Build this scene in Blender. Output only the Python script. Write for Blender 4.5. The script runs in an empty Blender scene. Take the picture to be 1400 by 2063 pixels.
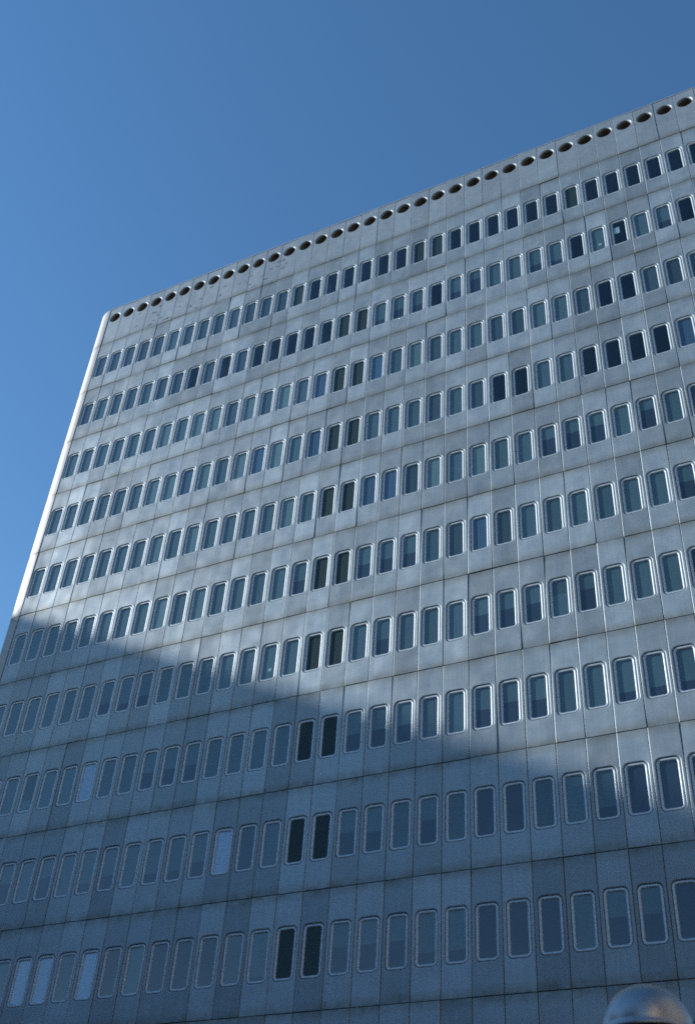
import bpy, math, random
from mathutils import Vector, Matrix
random.seed(7)
R = math.radians
sc = bpy.context.scene

# ------------------------------------------------------------------ camera
CAM = Vector((19.097, -32.067, 1.60))
right = Vector((0.89344, 0.44505, 0.06082)); up = Vector((0.24345, -0.59356, 0.76709)); fwd = Vector((-0.37749, 0.67054, 0.63865))
cam = bpy.data.cameras.new('camera'); camo = bpy.data.objects.new('camera', cam); sc.collection.objects.link(camo)
camo.matrix_world = Matrix(((right.x, up.x, -fwd.x, CAM.x), (right.y, up.y, -fwd.y, CAM.y), (right.z, up.z, -fwd.z, CAM.z), (0, 0, 0, 1)))
cam.sensor_fit = 'VERTICAL'; cam.sensor_height = 36.0; cam.lens = 2258.03 / 2063 * 36.0
cam.clip_start = 0.1; cam.clip_end = 6000
cam.dof.use_dof = True; cam.dof.focus_distance = 50.0; cam.dof.aperture_fstop = 1.8
sc.camera = camo

# ------------------------------------------------------------------ sky and sun
SUN = Vector((-1.0, -0.28, 0.483)).normalized()
SUN_EL = math.asin(SUN.z); SUN_ROT = math.atan2(SUN.x, SUN.y)
w = bpy.data.worlds.new('World'); sc.world = w; w.use_nodes = True
nt = w.node_tree; bg = nt.nodes['Background']
sky = nt.nodes.new('ShaderNodeTexSky'); sky.sky_type = 'NISHITA'; sky.sun_disc = False
sky.sun_elevation = SUN_EL; sky.sun_rotation = SUN_ROT
sky.altitude = 3000; sky.air_density = 1.5; sky.dust_density = 0.4; sky.ozone_density = 1.2
hs = nt.nodes.new('ShaderNodeHueSaturation'); hs.inputs['Saturation'].default_value = 1.25
nt.links.new(sky.outputs[0], hs.inputs['Color']); nt.links.new(hs.outputs[0], bg.inputs[0]); bg.inputs[1].default_value = 0.15
sl = bpy.data.lights.new('sun', 'SUN'); sl.energy = 5.0; sl.angle = R(0.53); sl.color = (1.0, 0.975, 0.94)
so = bpy.data.objects.new('sun', sl); sc.collection.objects.link(so)
so.rotation_euler = SUN.to_track_quat('Z', 'Y').to_euler()
vs = sc.view_settings
vs.view_transform = 'Standard'; vs.look = 'None'; vs.gamma = 1.0; vs.exposure = 0.25; vs.use_curve_mapping = False
sc.cycles.filter_width = 1.7
sc.cycles.use_denoising = False
sc.cycles.sample_clamp_indirect = 1.0; sc.cycles.caustics_reflective = False
sc.cycles.max_bounces = 8; sc.cycles.transparent_max_bounces = 12

# ------------------------------------------------------------------ helpers
col = sc.collection
def tag(o, label=None, cat=None, group=None, kind=None):
    if label: o['label'] = label
    if cat: o['category'] = cat
    if group: o['group'] = group
    if kind: o['kind'] = kind
    return o
def empty(name, loc=(0, 0, 0)):
    o = bpy.data.objects.new(name, None); o.location = loc; o.empty_display_size = 0.5; col.objects.link(o); return o
def link(name, me, parent=None, loc=(0, 0, 0), rot=(0, 0, 0)):
    o = bpy.data.objects.new(name, me); o.location = loc; o.rotation_euler = rot
    if parent is not None: o.parent = parent
    col.objects.link(o); return o
class MB:
    def __init__(s): s.v = []; s.f = []; s.m = []; s.s = []
    def add(s, vs_, fs, mat=0, smooth=False):
        n = len(s.v); s.v += [tuple(v) for v in vs_]
        for f in fs: s.f.append([i + n for i in f]); s.m.append(mat); s.s.append(smooth)
    def loops(s, ls, mat=0, smooth=True, close=True, cap_first=False, cap_last=False):
        n = len(ls[0]); vv = [p for l in ls for p in l]; ff = []
        for i in range(len(ls) - 1):
            for j in range(n if close else n - 1):
                k = (j + 1) % n
                ff.append([i * n + j, i * n + k, (i + 1) * n + k, (i + 1) * n + j])
        self_n = len(s.v)
        s.add(vv, ff, mat, smooth)
        if cap_first: s.f.append([self_n + j for j in range(n)][::-1]); s.m.append(mat); s.s.append(False)
        if cap_last: s.f.append([self_n + (len(ls) - 1) * n + j for j in range(n)]); s.m.append(mat); s.s.append(False)
    def box(s, x0, x1, y0, y1, z0, z1, mat=0):
        v = [(x, y, z) for z in (z0, z1) for y in (y0, y1) for x in (x0, x1)]
        s.add(v, [[0, 2, 3, 1], [4, 5, 7, 6], [0, 1, 5, 4], [2, 6, 7, 3], [0, 4, 6, 2], [1, 3, 7, 5]], mat)
    def merge(s, me_data, M, mat=None):
        vv, ff, mm, ss = me_data
        n = len(s.v); s.v += [tuple(M @ Vector(v)) for v in vv]
        for f, m, t in zip(ff, mm, ss): s.f.append([i + n for i in f]); s.m.append(m if mat is None else mat); s.s.append(t)
    def data(s): return (s.v, s.f, s.m, s.s)
    def mesh(s, name, mats):
        me = bpy.data.meshes.new(name); me.from_pydata(s.v, [], s.f)
        for m in (mats if isinstance(mats, (list, tuple)) else [mats]): me.materials.append(m)
        me.polygons.foreach_set('material_index', s.m); me.polygons.foreach_set('use_smooth', s.s)
        me.update(); return me
def rrect(a, b, r, y, n=6):
    """rounded rectangle loop in the xz plane, seen from the front counter-clockwise"""
    pts = []
    for cx, cz, a0 in ((a - r, b - r, 0), (-(a - r), b - r, 90), (-(a - r), -(b - r), 180), (a - r, -(b - r), 270)):
        for i in range(n + 1):
            t = R(a0 + 90 * i / n); pts.append((cx + r * math.cos(t), y, cz + r * math.sin(t)))
    return pts
def rect_like(W, z0, z1, y, n=6):
    """rectangle with the same vertex count as rrect"""
    pts = []
    ks = [(W, z1), (-W, z1), (-W, z0), (W, z0)]
    for q, (x, z) in enumerate(ks):
        for i in range(n + 1):
            t = i / n * 2 - 1            # -1..1 along the corner
            d = 0.30
            if q == 0: p = (x, z + d * min(t, 0)) if t < 0 else (x - d * t, z)
            elif q == 1: p = (x - d * min(t, 0), z) if t < 0 else (x, z - d * t)
            elif q == 2: p = (x, z - d * min(t, 0)) if t < 0 else (x + d * t, z)
            else: p = (x + d * min(t, 0), z) if t < 0 else (x, z + d * t)
            pts.append((p[0], y, p[1]))
    return pts

# ------------------------------------------------------------------ materials
def new_mat(name):
    m = bpy.data.materials.new(name); m.use_nodes = True
    n = m.node_tree; b = n.nodes['Principled BSDF']; return m, n, b
def N(n, t, **k):
    o = n.nodes.new(t)
    for a, v in k.items(): setattr(o, a, v)
    return o
def math_n(n, op, a, b=None, c=None, clamp=False):
    o = N(n, 'ShaderNodeMath', operation=op, use_clamp=clamp)
    for i, v in enumerate((a, b, c)):
        if v is None: continue
        if hasattr(v, 'is_linked'): n.links.new(v, o.inputs[i])
        else: o.inputs[i].default_value = v
    return o.outputs[0]
H = 3.8629; Z0 = CAM.z + 46.92            # storey height, height of the top window row's centre
def plain(name, c, rough=0.6, metal=0.0, noise=0.0, nscale=3.0):
    m, n, b = new_mat(name)
    b.inputs['Base Color'].default_value = (*c, 1); b.inputs['Roughness'].default_value = rough; b.inputs['Metallic'].default_value = metal
    if noise:
        tc = N(n, 'ShaderNodeTexCoord'); t = N(n, 'ShaderNodeTexNoise'); t.inputs['Scale'].default_value = nscale; t.inputs['Detail'].default_value = 4
        n.links.new(tc.outputs['Object'], t.inputs['Vector'])
        mx = N(n, 'ShaderNodeMix', data_type='RGBA'); mx.inputs[6].default_value = (*[x * (1 - noise) for x in c], 1); mx.inputs[7].default_value = (*[min(1, x * (1 + noise)) for x in c], 1)
        n.links.new(t.outputs[0], mx.inputs[0]); n.links.new(mx.outputs[2], b.inputs['Base Color'])
    return m

def metal_panel(name, base, rough, metal, oil=1.0, tone=0.16):
    """weathered aluminium cladding: each panel has its own tone, buckles and dirt, taken from where it sits on the wall"""
    m, n, b = new_mat(name); L = n.links.new
    geo = N(n, 'ShaderNodeNewGeometry'); sep = N(n, 'ShaderNodeSeparateXYZ'); L(geo.outputs['Position'], sep.inputs[0])
    fx = math_n(n, 'FLOOR', math_n(n, 'ADD', sep.outputs[0], 0.5))
    rz = math_n(n, 'DIVIDE', math_n(n, 'SUBTRACT', sep.outputs[2], Z0 - 0.485 * H), H)
    fz = math_n(n, 'FLOOR', rz); fr = math_n(n, 'SUBTRACT', rz, fz)
    cid = N(n, 'ShaderNodeCombineXYZ'); L(fx, cid.inputs[0]); L(fz, cid.inputs[2])
    wn = N(n, 'ShaderNodeTexWhiteNoise', noise_dimensions='3D'); L(cid.outputs[0], wn.inputs['Vector'])
    # buckling
    off = N(n, 'ShaderNodeVectorMath', operation='SCALE'); L(wn.outputs['Color'], off.inputs[0]); off.inputs['Scale'].default_value = 60
    pv = N(n, 'ShaderNodeVectorMath', operation='MULTIPLY'); L(geo.outputs['Position'], pv.inputs[0]); pv.inputs[1].default_value = (1.0, 0.2, 1.0)
    add = N(n, 'ShaderNodeVectorMath', operation='ADD'); L(pv.outputs[0], add.inputs[0]); L(off.outputs[0], add.inputs[1])
    nz = N(n, 'ShaderNodeTexNoise'); nz.inputs['Scale'].default_value = 0.75; nz.inputs['Detail'].default_value = 1.0; nz.inputs['Roughness'].default_value = 0.4; L(add.outputs[0], nz.inputs['Vector'])
    bp = N(n, 'ShaderNodeBump'); bp.inputs['Strength'].default_value = 1.0; bp.inputs['Distance'].default_value = 0.085 * oil; L(nz.outputs[0], bp.inputs['Height'])
    fine = N(n, 'ShaderNodeTexNoise'); fine.inputs['Scale'].default_value = 60; fine.inputs['Detail'].default_value = 3; L(geo.outputs['Position'], fine.inputs['Vector'])
    bp2 = N(n, 'ShaderNodeBump'); bp2.inputs['Strength'].default_value = 0.25; bp2.inputs['Distance'].default_value = 0.004; L(fine.outputs[0], bp2.inputs['Height']); L(bp.outputs[0], bp2.inputs['Normal'])
    L(bp2.outputs[0], b.inputs['Normal'])
    # tone of each panel
    tn = math_n(n, 'MULTIPLY_ADD', wn.outputs['Value'], tone * 2, 1 - tone)
    # runs of dirt and blotches
    sv = N(n, 'ShaderNodeVectorMath', operation='MULTIPLY'); L(add.outputs[0], sv.inputs[0]); sv.inputs[1].default_value = (9.0, 1.0, 0.35)
    st = N(n, 'ShaderNodeTexNoise'); st.inputs['Scale'].default_value = 1.6; st.inputs['Detail'].default_value = 5; st.inputs['Roughness'].default_value = 0.6; L(sv.outputs[0], st.inputs['Vector'])
    bl = N(n, 'ShaderNodeTexNoise'); bl.inputs['Scale'].default_value = 2.6; bl.inputs['Detail'].default_value = 6; bl.inputs['Roughness'].default_value = 0.62; L(add.outputs[0], bl.inputs['Vector'])
    d1 = math_n(n, 'MULTIPLY_ADD', st.outputs[0], 0.34, 0.83)
    d2 = math_n(n, 'MULTIPLY_ADD', bl.outputs[0], 0.26, 0.87)
    # grime that gathers along the horizontal joints
    eb = math_n(n, 'SUBTRACT', 1.0, math_n(n, 'MULTIPLY', math_n(n, 'MINIMUM', fr, math_n(n, 'SUBTRACT', 1.0, fr)), 11.0), clamp=True)
    g = math_n(n, 'MULTIPLY', eb, math_n(n, 'MULTIPLY_ADD', bl.outputs[0], 2.2, -0.6), clamp=True)
    dirt = math_n(n, 'SUBTRACT', 1.0, math_n(n, 'MULTIPLY', g, 0.5))
    f = math_n(n, 'MULTIPLY', math_n(n, 'MULTIPLY', tn, d1), math_n(n, 'MULTIPLY', d2, dirt))
    cm = N(n, 'ShaderNodeMix', data_type='RGBA', blend_type='MULTIPLY'); cm.inputs[0].default_value = 1.0
    cm.inputs[6].default_value = (*base, 1)
    cc = N(n, 'ShaderNodeCombineColor'); L(f, cc.inputs[0]); L(math_n(n, 'MULTIPLY', f, math_n(n, 'MULTIPLY_ADD', g, -0.10, 1.0)), cc.inputs[1]); L(math_n(n, 'MULTIPLY', f, math_n(n, 'MULTIPLY_ADD', g, -0.28, 1.0)), cc.inputs[2]); L(cc.outputs[0], cm.inputs[7])
    L(cm.outputs[2], b.inputs['Base Color'])
    b.inputs['Metallic'].default_value = metal
    rr = math_n(n, 'MULTIPLY_ADD', bl.outputs[0], 0.22, rough - 0.11); L(rr, b.inputs['Roughness'])
    return m

def glass_mat(name, f0):
    m, n, b = new_mat(name); L = n.links.new
    out = n.nodes['Material Output']; n.nodes.remove(b)
    tr = N(n, 'ShaderNodeBsdfTransparent'); tr.inputs[0].default_value = (0.68, 0.84, 0.90, 1)
    gl = N(n, 'ShaderNodeBsdfGlossy'); gl.inputs['Roughness'].default_value = 0.03; gl.inputs[0].default_value = (0.95, 0.97, 1, 1)
    lw = N(n, 'ShaderNodeLayerWeight'); lw.inputs[0].default_value = 0.5; refl = math_n(n, 'MULTIPLY_ADD', math_n(n, 'POWER', lw.outputs['Facing'], 4.0), 1 - f0, f0)   # same from both sides of the thin pane
    tc = N(n, 'ShaderNodeNewGeometry'); nz = N(n, 'ShaderNodeTexNoise'); nz.inputs['Scale'].default_value = 0.9; L(tc.outputs['Position'], nz.inputs['Vector'])
    bp = N(n, 'ShaderNodeBump'); bp.inputs['Strength'].default_value = 0.5; bp.inputs['Distance'].default_value = 0.01; L(nz.outputs[0], bp.inputs['Height']); L(bp.outputs[0], gl.inputs['Normal'])
    mx = N(n, 'ShaderNodeMixShader'); L(refl, mx.inputs[0]); L(tr.outputs[0], mx.inputs[1]); L(gl.outputs[0], mx.inputs[2]); L(mx.outputs[0], out.inputs['Surface'])
    return m

def blind_mat(name, c, vary=0.2):
    m, n, b = new_mat(name); L = n.links.new
    geo = N(n, 'ShaderNodeNewGeometry'); sep = N(n, 'ShaderNodeSeparateXYZ'); L(geo.outputs['Position'], sep.inputs[0])
    cid = N(n, 'ShaderNodeCombineXYZ'); L(math_n(n, 'FLOOR', math_n(n, 'ADD', sep.outputs[0], 0.5)), cid.inputs[0])
    L(math_n(n, 'FLOOR', math_n(n, 'DIVIDE', math_n(n, 'SUBTRACT', sep.outputs[2], Z0 - 0.485 * H), H)), cid.inputs[1])
    wn = N(n, 'ShaderNodeTexWhiteNoise', noise_dimensions='3D'); L(cid.outputs[0], wn.inputs['Vector'])
    sv = N(n, 'ShaderNodeVectorMath', operation='MULTIPLY'); L(geo.outputs['Position'], sv.inputs[0]); sv.inputs[1].default_value = (16, 1, 0.6)
    nz = N(n, 'ShaderNodeTexNoise'); nz.inputs['Scale'].default_value = 1.5; nz.inputs['Detail'].default_value = 3; L(sv.outputs[0], nz.inputs['Vector'])
    f = math_n(n, 'MULTIPLY', math_n(n, 'MULTIPLY_ADD', wn.outputs['Value'], 2 * vary, 1 - vary), math_n(n, 'MULTIPLY_ADD', nz.outputs[0], 0.5, 0.75))
    cm = N(n, 'ShaderNodeMix', data_type='RGBA', blend_type='MULTIPLY'); cm.inputs[0].default_value = 1.0; cm.inputs[6].default_value = (*c, 1)
    cc = N(n, 'ShaderNodeCombineColor'); L(f, cc.inputs[0]); L(f, cc.inputs[1]); L(f, cc.inputs[2]); L(cc.outputs[0], cm.inputs[7]); L(cm.outputs[2], b.inputs['Base Color'])
    b.inputs['Roughness'].default_value = 0.8
    return m

M_panel = metal_panel('aluminium_panel', (0.28, 0.34, 0.378), 0.54, 0.45, tone=0.21)
M_fascia = metal_panel('aluminium_fascia', (0.30, 0.352, 0.385), 0.54, 0.45, oil=0.45, tone=0.08)
M_corner = metal_panel('aluminium_corner', (0.35, 0.37, 0.38), 0.56, 0.3, oil=0.2, tone=0.05)
M_frame = plain('aluminium_frame', (0.48, 0.55, 0.60), 0.50, 0.35, noise=0.12, nscale=6)
M_gasket = plain('black_gasket', (0.012, 0.013, 0.015), 0.8)
M_glass = glass_mat('window_glass', 0.075); M_clear = glass_mat('clear_window_glass', 0.012)
M_blind = blind_mat('roller_blind_grey', (0.125, 0.168, 0.18), 0.18)
M_light = blind_mat('roller_blind_pale', (0.24, 0.29, 0.28), 0.18)
M_dim = blind_mat('roller_blind_dim', (0.075, 0.095, 0.11), 0.25)
M_blue = blind_mat('roller_blind_blue', (0.10, 0.15, 0.235), 0.15)
M_bright = blind_mat('roller_blind_white', (0.66, 0.69, 0.84), 0.08)
M_dark = blind_mat('dark_olive_board', (0.04, 0.05, 0.045), 0.15)
M_screen = blind_mat('dark_blue_screen', (0.028, 0.038, 0.065), 0.25)  # dark blue sheet behind glass that has no blind
M_paper = plain('paper_sheet', (0.75, 0.74, 0.72), 0.7)
M_back = plain('dark_backing', (0.02, 0.02, 0.022), 0.9)
M_ceiling = plain('office_ceiling', (0.42, 0.42, 0.40), 0.8)
M_inner = plain('office_wall', (0.22, 0.21, 0.20), 0.85)
M_pipe = plain('vent_pipe_rust', (0.16, 0.13, 0.10), 0.75, noise=0.35, nscale=4)
M_void = plain('vent_dark', (0.015, 0.013, 0.012), 0.9)
M_roof = plain('roof_gravel', (0.25, 0.24, 0.23), 0.9, noise=0.2)
M_side = plain('side_cladding', (0.45, 0.46, 0.48), 0.5, 0.4, noise=0.1, nscale=0.5)

# ------------------------------------------------------------------ setting
def sheet(name, x0, x1, y0, y1, z, m):
    b = MB(); b.add([(x0, y0, z), (x1, y0, z), (x1, y1, z), (x0, y1, z)], [[0, 1, 2, 3]])
    return tag(link(name, b.mesh(name, m)), kind='structure')
M_ground = plain('ground_paving', (0.11, 0.108, 0.105), 0.9, noise=0.2, nscale=0.4)
M_asphalt = plain('asphalt', (0.05, 0.05, 0.052), 0.85, noise=0.25, nscale=2)
M_slab = plain('pavement_slabs', (0.24, 0.235, 0.225), 0.85, noise=0.15, nscale=1.5)
sheet('ground', -2500, 2500, -2500, 2500, 0.0, M_ground)
sheet('road', -400, 400, -29.5, -14.0, 0.004, M_asphalt)
pb = MB(); pb.box(-19, 40, -14.0, -0.05, 0.0, 0.13); tag(link('pavement', pb.mesh('pavement', M_slab)), kind='structure')
pb = MB(); pb.box(-60, 60, -43.5, -29.5, 0.0, 0.13); tag(link('pavement', pb.mesh('pavement', M_slab)), kind='structure')

# ------------------------------------------------------------------ the office building
KL, KR = -16, 22            # window columns
NROW = 12                   # window storeys, 0 at the top
JOINT = 0.485
zc = lambda r: Z0 - r * H   # window centre height
zj = lambda r: Z0 - (r - 1 + JOINT) * H   # joint on top of storey r
ZROOF = Z0 + 1.375 * H
bld = empty('office_building', (3.0, 0, 0))
tag(bld, 'tall aluminium clad office block with rows of rounded windows', 'building')
OFF = Vector((-3.0, 0, 0))
def part(name, me, loc=(0, 0, 0), rot=(0, 0, 0), parent=None):
    if parent is None: return link(name, me, bld, Vector(loc) + OFF, rot)
    return link(name, me, parent, loc, rot)

# in-frame visible area of a cell, to rank the pieces that show largest
def project(p):
    d = Vector(p) - CAM; z = d.dot(fwd)
    return 700 + 2258.03 * d.dot(right) / z, 1031.5 - 2258.03 * d.dot(up) / z
def clip_area(pts):
    def clip(poly, f, inter):
        o = []
        for i, p in enumerate(poly):
            q = poly[i - 1]
            if f(p):
                if not f(q): o.append(inter(q, p))
                o.append(p)
            elif f(q): o.append(inter(q, p))
        return o
    for ax, lim, sg in ((0, 0, 1), (0, 1400, -1), (1, 0, 1), (1, 2063, -1)):
        if not pts: return 0.0
        f = lambda p: sg * (p[ax] - lim) >= 0
        def inter(a, b_):
            t = (lim - a[ax]) / (b_[ax] - a[ax]); return tuple(a[i] + t * (b_[i] - a[i]) for i in (0, 1))
        pts = clip(pts, f, inter)
    if len(pts) < 3: return 0.0
    return abs(sum(pts[i - 1][0] * p[1] - p[0] * pts[i - 1][1] for i, p in enumerate(pts))) / 2
def cell_area(x, z, a, b_):
    return clip_area([project((x + i * a, 0, z + j * b_)) for i, j in ((-1, -1), (1, -1), (1, 1), (-1, 1))])

# --- meshes shared by the alike pieces
G = 0.008
zt, zb = (1 - JOINT) * H - G, -JOINT * H + G     # panel top and bottom measured from the window centre
WA, WB, WR = 0.425, 0.915, 0.215
def panel_mesh():
    b = MB(); W = 0.5 - G
    b.loops([rect_like(W, zb, zt, 0.05), rect_like(W, zb, zt, 0.011)], smooth=False)
    b.loops([rect_like(W, zb, zt, 0.011), rect_like(W - 0.014, zb + 0.010, zt - 0.010, 0.0)], smooth=False)
    b.loops([rect_like(W - 0.014, zb + 0.010, zt - 0.010, 0.0), rrect(WA, WB, WR, 0.0)], smooth=False)
    prof = [(0.0, 0.0), (0.012, 0.002), (0.024, 0.008), (0.034, 0.018), (0.041, 0.032), (0.044, 0.065)]
    b.loops([rrect(WA - d, WB - d, WR - d, y) for d, y in prof], smooth=True)
    return b
def frame_mesh():
    b = MB()
    prof = [(0.049, 0.062), (0.054, 0.044), (0.062, 0.034), (0.074, 0.029), (0.096, 0.028), (0.112, 0.030), (0.126, 0.036), (0.136, 0.046), (0.143, 0.058), (0.147, 0.085)]
    b.loops([rrect(WA - d, WB - d, max(WR - d, 0.085), y) for d, y in prof], smooth=True)
    b.loops([rrect(WA - d, WB - d, max(WR - d, 0.04), y) for d, y in ((0.043, 0.061), (0.056, 0.061))], mat=1, smooth=False)
    return b
def pane_mesh():
    b = MB(); l = rrect(WA - 0.142, WB - 0.142, 0.085, 0.068); b.add(l, [list(range(len(l)))]); return b
GA, GB = WA - 0.14, WB - 0.14
def blind_mesh(f0, f1):
    """blind covering the glass from f0 to f1, counted from the top"""
    b = MB(); z1 = GB - 2 * GB * f0 + (0.03 if f0 == 0 else 0); z0 = GB - 2 * GB * f1 - (0.03 if f1 == 1 else 0)
    b.box(-GA - 0.05, GA + 0.05, 0.087, 0.092, z0, z1)
    return b
panel_b, frame_b, pane_b = panel_mesh(), frame_mesh(), pane_mesh()
panel_me = panel_b.mesh('wall_panel', M_panel); frame_me = frame_b.mesh('window', [M_frame, M_gasket]); pane_me = pane_b.mesh('pane', M_glass); pane_clear_me = pane_b.mesh('pane', M_clear)
STUFF_MATS = [M_frame, M_gasket, M_glass, M_blind, M_light, M_dim, M_blue, M_bright, M_dark, M_screen]
BMAT = {'m': 3, 't': 4, 'u': 5, 'b': 6, 'B': 7, 'd': 8, 'g': 8, 'p': 4}
blind_cache = {}
def blind_spec(t, r=0):
    """window kind -> list of (material index, from, to)"""
    if t == 'n': return [] if r < 4 else [(9, 0, 1)]
    if t in 'mtubBdgp': return [(BMAT[t], 0, 1)]
    if t == 'i': return [(5, 0, 0.38), (3, 0.38, 1)]
    if t in ('s', 'l'): return [(3, 0, 1)] if t == 's' else [(5, 0, 0.7), (4, 0.7, 1)]
    if t == 'w': return []
    f = int(t) / 10 + 0.05 * math.sin(int(t) * 7)
    return [(3, 0, f), (9, f, 1)]
ROWS = ["uuuuumuuuuuuugnnnnnnddnnnnnndnnnnnn",
        "umuumuunununnnnndd867n73mm78nswm7nm",
        "mmmmmmtmttmtmtmbddbmtummuummunnuuum",
        "mmmmmmttbpmtbtmbddmmmumunnmmnnnnbmm",
        "mmmmmmmtmtmmmmtmddbbutmtmm444m3mumm",
        "mmmmmmmmtmtmmmm6dd666mubummmmmm5mmm",
        "mmmmmm787mmmmmsmddm6mmm555i4mmmnmmm",
        "mmmlmmBmm666mmmmdd666mm656mm888mmmm",
        "mmm5m5m87m887Bumdd56m5mnnum8nnnmmmm",
        "mmmmmBBmBnmnnnm9dd55588nnnm55nmmmmm"]
def kind_of(r, k):
    i = k - KL
    if r < len(ROWS) and i < len(ROWS[r]): return ROWS[r][i]
    return random.Random(r * 100 + k).choice('mmmun6')

cells = [(r, k) for r in range(NROW) for k in range(KL, KR + 1)]
rng = random.Random(3)
jit = {c: (rng.uniform(-.004, .004), R(rng.gauss(0, .2)), R(rng.gauss(0, .38))) for c in cells}
def ranked(fn):
    a = {c: fn(c) for c in cells}
    return set(sorted((c for c in cells if a[c] > 4), key=lambda c: -a[c])[:300])
top_panels = ranked(lambda c: cell_area(c[1], zc(c[0]) + (zt + zb) / 2, 0.5, H / 2))
top_windows = ranked(lambda c: cell_area(c[1], zc(c[0]), WA, WB))

rest_p, rest_w = MB(), MB()
for c in cells:
    r, k = c; dy, rx, rz_ = jit[c]; loc = (k, dy, zc(r))
    if c in top_panels: part('wall_panel', panel_me, loc, (rx, 0, rz_))
    else: rest_p.merge(panel_b.data(), Matrix.Translation(loc) @ Matrix.Rotation(rz_, 4, 'Z') @ Matrix.Rotation(rx, 4, 'X'))
    t = kind_of(r, k)
    if c in top_windows:
        wo = part('window', frame_me, (k, dy, zc(r)), (rx, 0, rz_))
        part('pane', pane_clear_me if t in 'dg' else pane_me, (0, 0, 0), (R(rng.gauss(0, .25)), 0, R(rng.gauss(0, .25))), wo)
        for mi, f0, f1 in blind_spec(t, r):
            key = (mi, f0, f1)
            if key not in blind_cache: blind_cache[key] = blind_mesh(f0, f1).mesh('blind', STUFF_MATS[mi])
            part('blind', blind_cache[key], parent=wo)
        if t == 'w':
            pm = MB(); pm.box(-0.25, 0.0, 0.0765, 0.0795, 0.02, 0.44); part('paper_sheet', pm.mesh('paper_sheet', M_paper), parent=wo)
        if t == 's':
            pm = MB(); pm.box(-0.02, 0.12, 0.0765, 0.0795, -0.42, -0.28); part('paper_sheet', pm.mesh('paper_sheet', M_paper), parent=wo)
    else:
        T = Matrix.Translation(loc)
        rest_w.merge(frame_b.data(), T); rest_w.merge(pane_b.data(), T, 2)
        for mi, f0, f1 in blind_spec(t, r): rest_w.merge(blind_mesh(f0, f1).data(), T, mi)
tag(part('wall_panel', rest_p.mesh('wall_panel_rest', M_panel)), kind='stuff')
tag(part('window', rest_w.mesh('window_rest', STUFF_MATS)), kind='stuff')

# --- fascia with the round openings
ZH = Z0 + 1.115 * H; ft, fb = ZROOF - ZH - 0.137, zj(0) - ZH + G
def circ(r, y, n=24): return [(r * math.cos(2 * math.pi * (i + .5) / n), y, r * math.sin(2 * math.pi * (i + .5) / n)) for i in range(n)]
def fascia_mesh():
    b = MB(); W = 0.5 - G
    def ang(l): return l
    o1, o2, o3 = rect_like(W, fb, ft, 0.05), rect_like(W, fb, ft, 0.009), rect_like(W - .009, fb + .009, ft - .009, 0)
    c0 = []
    for i in range(28):                       # circle points matched to the rectangle's corners
        q, j = divmod(i, 7); a = R(90 * q + 12.857 * j + 6.43); c0.append(a)
    ring = lambda r, y: [(r * math.cos(a), y, r * math.sin(a)) for a in c0]
    b.loops([o1, o2], smooth=False); b.loops([o2, o3], smooth=False); b.loops([o3, ring(0.40, 0)], smooth=False)
    b.loops([ring(r, y) for r, y in ((0.40, 0), (0.388, .003), (0.372, .012), (0.36, .026), (0.352, .045), (0.348, .08), (0.346, 0.12))], smooth=True)
    return b
fas_me = fascia_mesh().mesh('fascia_panel', M_fascia)
pm = MB(); c0 = [2 * math.pi * i / 20 for i in range(20)]
ring = lambda r, y: [(r * math.cos(a), y, r * math.sin(a)) for a in c0]
pm.loops([ring(0.352, 0.10), ring(0.352, 0.95)], mat=0); pm.loops([ring(0.352, 0.95), ring(0.01, 0.95)], mat=1, smooth=False)
pipe_me = pm.mesh('vent_pipe', [M_pipe, M_void])
for k in range(KL, KR + 1):
    p = part('fascia_panel', fas_me, (k, rng.uniform(-.005, .005), ZH), (R(rng.gauss(0, .12)), 0, R(rng.gauss(0, .35))))
    part('vent_pipe', pipe_me, parent=p)
# small clips and scars left on the fascia near the corner
scar = MB()
for i in range(34):
    k = rng.choice([-14, -13, -12, -11, -10, -9, -8, -8, -7, -7, -6, -6, -5, -5, -4]); x = k + rng.choice([-.34, .34, -.1, .12]); z = ZH + rng.choice([-.62, -1.0, -1.35, -1.75, -2.05]); y = -0.012
    wd = rng.uniform(.05, .10); scar.box(x - wd, x + wd, y, 0.004, z - .02, z + .02)
    if rng.random() < .4: scar.box(x + wd - .03, x + wd, y - .002, 0.004, z + .02, z + .11)
tag(part('fixing_clip', scar.mesh('fixing_clip', plain('tarnished_clip', (0.21, 0.20, 0.19), .7, .3))), kind='stuff')

# --- rounded corners, one piece for each storey
CR = 1.25
def corner_mesh(z0, z1, sx):
    b = MB(); l0, l1, l2, l3 = [], [], [], []
    for i in range(17):
        a = R(90 * i / 16); x = sx * CR * math.sin(a); y = CR - CR * math.cos(a)
        nx, ny = sx * math.sin(a), -math.cos(a)
        for l, d, z in ((l0, -.05, z0), (l1, .018, z0 + .008), (l2, .018, z1 - .008), (l3, -.05, z1)): l.append((x + nx * d, y + ny * d, z))
    b.loops([l0, l1], smooth=False, close=False); b.loops([l1, l2], smooth=True, close=False); b.loops([l2, l3], smooth=False, close=False)
    for l in (0, -1):
        b.add([l0[l], l1[l], l2[l], l3[l]], [[0, 1, 2, 3]])
    return b.mesh('corner_panel', M_corner)
lev = [(zj(0) + G, ZROOF - 0.142)] + [(zj(r + 1) + G, zj(r) - G) for r in range(NROW)]
for x, sx in ((KL - 0.5, -1), (KR + 0.5, 1)):
    for z0, z1 in lev: part('corner_panel', corner_mesh(z0, z1, sx), (x + sx * 0.012, 0, 0))

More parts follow.
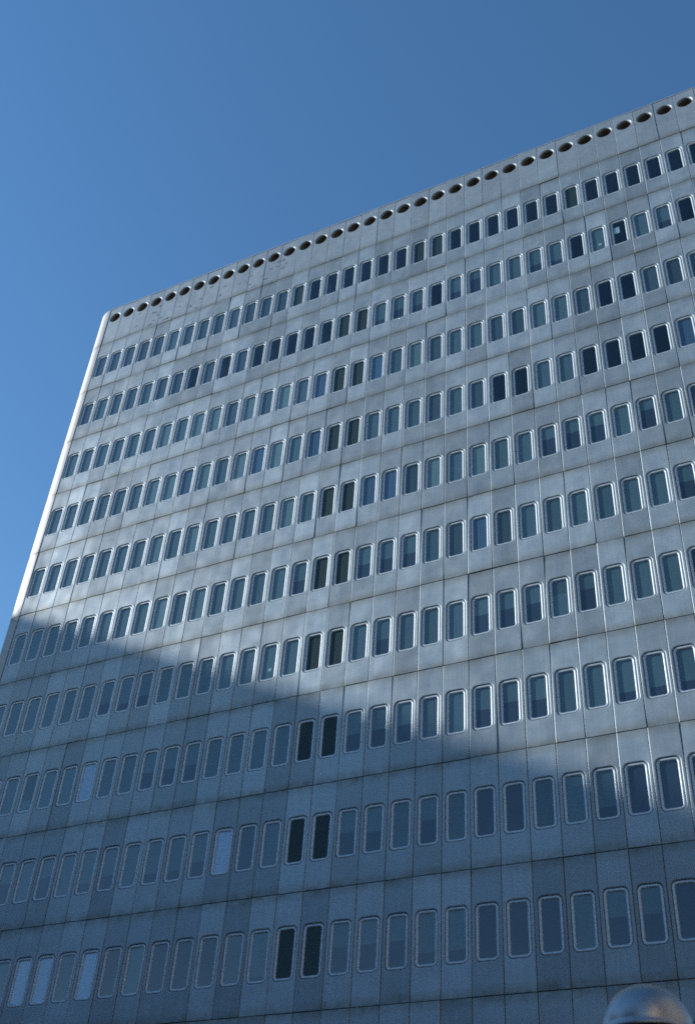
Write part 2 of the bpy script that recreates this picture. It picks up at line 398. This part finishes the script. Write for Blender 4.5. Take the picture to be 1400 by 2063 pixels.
# --- coping along the roof edge
cp = MB(); path = []
for i in range(17):
    a = R(90 - 90 * i / 16); path.append((KL - .5 - CR * math.sin(a), CR - CR * math.cos(a), -math.sin(a), -math.cos(a)))
path = [(KL - .5 - CR, 20.0, -1, 0)] + path
for i in range(17):
    a = R(90 * i / 16); path.append((KR + .5 + CR * math.sin(a), CR - CR * math.cos(a), math.sin(a), -math.cos(a)))
path.append((KR + .5 + CR, 20.0, 1, 0))
prof = [(-.03, -.135), (0.012, -.135), (0.014, -.12)] + [(0.014 - .14 * (1 - math.cos(R(a))), -.12 + .14 * math.sin(R(a))) for a in range(10, 91, 10)] + [(-.40, .02), (-.40, -.4)]
cp.loops([[(x + nx * d, y + ny * d, ZROOF + z) for (x, y, nx, ny) in path] for d, z in prof], smooth=True, close=False)
part('roof_coping', cp.mesh('roof_coping', M_corner))

# --- what stands behind the cladding
bk = MB(); ZB = zj(NROW)
for k in range(KL, KR + 2): bk.box(k - .5 - .075, k - .5 + .075, 0.06, 0.10, ZB, ZROOF - .1)
for r in range(NROW + 1): bk.box(KL - .6, KR + .6, 0.066, 0.106, zj(r) - .6, zj(r) + .6)
bk.box(KL - .6, KR + .6, 1.05, 1.1, zj(0) + .3, ZROOF - .05)
part('backing_frame', bk.mesh('backing_frame', M_back))
for r in range(NROW + 1):
    s = MB(); s.box(KL - .6, KR + .6, 0.13, 9.0, zj(r) - .35, zj(r) + .25); part('floor_slab', s.mesh('floor_slab', M_ceiling))
s = MB(); s.box(KL - .6, KR + .6, 7.0, 7.2, ZB + .3, zj(0) - .4); part('inner_wall', s.mesh('inner_wall', M_inner))
for k in range(KL, KR + 1, 3):
    if k in (-13, 2, 11): continue
    s = MB(); s.box(k - .52, k - .47, 0.13, 6.95, ZB + .3, zj(0) - .4); part('partition_wall', s.mesh('partition_wall', M_inner))
XS0, XS1 = KL - .5 - CR, KR + .5 + CR
s = MB(); s.box(XS0, XS0 + .3, CR + .002, 24, 0, ZROOF - .05); part('side_wall', s.mesh('side_wall', M_side))
s = MB(); s.box(XS1 - .3, XS1, CR + .002, 24, 0, ZROOF - .05); part('side_wall', s.mesh('side_wall', M_side))
s = MB(); s.box(XS0 + .3, XS1 - .3, 23.7, 23.99, 0, ZROOF - .05); part('rear_wall', s.mesh('rear_wall', M_side))
s = MB(); s.box(XS0 + .31, XS1 - .31, 1.2, 23.6, ZROOF - .8, ZROOF - .5); part('roof', s.mesh('roof', M_roof))
s = MB(); s.box(KL - .5, KR + .5, 0.4, 0.6, 0, ZB - .02); part('ground_floor_wall', s.mesh('ground_floor_wall', plain('entrance_stone', (0.2, 0.2, 0.21), .5, noise=.15)))

# ------------------------------------------------------------------ street lamp close to the camera
dome_dir = (right * ((1305 - 700) / 2258.03) - up * ((2081 - 1031.5) / 2258.03) + fwd).normalized()
LP = CAM + dome_dir * 8.5; LR = 0.302
lamp = empty('street_lamp', (LP.x, LP.y, 0.13)); tag(lamp, 'street lamp with polished metal dome cap at the foot of the picture', 'street lamp')
lz = LP.z - 0.13
M_dome = plain('polished_dome', (0.40, 0.39, 0.38), 0.38, 1.0, noise=0.12, nscale=8)
M_pole = plain('dark_pole', (0.03, 0.032, 0.035), 0.45, 0.3)
M_lens = plain('smoked_lens', (0.025, 0.025, 0.025), 0.35)
def lathe(prof, n=48):
    b = MB(); b.loops([[(max(r, 1e-4) * math.cos(2 * math.pi * i / n), max(r, 1e-4) * math.sin(2 * math.pi * i / n), z) for i in range(n)] for r, z in prof]); return b
link('dome_cap', lathe([(0.002, LR)] + [(LR * math.sin(R(a)), LR * math.cos(R(a))) for a in range(6, 91, 6)] + [(LR + .006, -.004), (LR + .004, -.02), (LR - .02, -.022), (LR - .03, 0.02), (0.05, 0.10)]).mesh('dome_cap', M_dome), lamp, (0, 0, lz))
link('lens', lathe([(LR - .034, 0.0), (LR - .04, -.03), (.20, -.10), (.12, -.16), (.075, -.18)]).mesh('lens', M_lens), lamp, (0, 0, lz))
link('pole', lathe([(.075, lz - .17), (.08, lz - .24), (.055, lz - .28), (.055, lz - 1.6), (.07, 1.0), (.075, .35), (.10, .32)]).mesh('pole', M_pole), lamp)
link('base', lathe([(.10, .33), (.13, .28), (.14, .05), (.19, .04), (.19, 0.0)]).mesh('base', M_pole), lamp)

# ------------------------------------------------------------------ outside the picture: tower and corner house, plus blocks added to hold back light
def block(name, label, x0, x1, y0, y1, h, wallc, fl=3.8):
    e = empty(name, ((x0 + x1) / 2, (y0 + y1) / 2, 0)); tag(e, label, 'building'); o = Vector((-(x0 + x1) / 2, -(y0 + y1) / 2, 0))
    m = plain(name + '_stone', wallc, 0.8, noise=0.12, nscale=0.3); g = plain(name + '_glass', (0.04, 0.05, 0.06), 0.08)
    b = MB(); b.box(x0, x1, y0, y1, 0, h); link('wall', b.mesh('wall', m), e, o)
    b = MB(); b.box(x0 - .25, x1 + .25, y0 - .25, y1 + .25, h + .002, h + .5); link('cornice', b.mesh('cornice', m), e, o)
    z = 5.0
    while z < h - 2.5:
        b = MB(); b.box(x0 - .03, x1 + .03, y0 - .03, y1 + .03, z, z + 1.7); link('window_band', b.mesh('window_band', g), e, o)
        x = x0 + 1.5
        pi = MB()
        while x < x1:
            pi.box(x - .4, x + .4, y0 - .12, y1 + .12, z - .05, z + 1.75); x += 3.2
        y = y0 + 1.5
        while y < y1:
            pi.box(x0 - .12, x1 + .12, y - .4, y + .4, z - .045, z + 1.745); y += 3.2
        link('window_pier', pi.mesh('window_pier', m), e, o); z += fl
TX = -115.0
block('neighbouring_tower', 'tall pale tower beyond the left edge, shading the lower storeys', TX - 32, TX, -75, 8, 31.61 + 0.483 * (-17.1 - TX) - 0.5, (0.36, 0.34, 0.31))
block('corner_house', 'tall warm stone block standing behind the camera to the right', 42, 76, -84, -46, 50, (0.62, 0.47, 0.34))
block('right_sky_blocker', 'tall grey block added unseen beyond the right edge to block sky light', 48, 90, -34, 10, 62, (0.22, 0.22, 0.23))  # unseen block, added to keep right-hand sky light off the lower storeys
block('front_sky_blocker', 'stone block added unseen across the street, behind the camera, to block low sky light', -80, 12, -75, -48, 24, (0.20, 0.19, 0.18))  # unseen block, added to cut low sky light and darken the facade's foot
block('left_sun_blocker', 'low stone block added unseen beyond the left edge to shade the street', -76, -42, -46, -10, 24, (0.30, 0.27, 0.24))  # unseen block, added to shade the street and cut bounce onto the facade
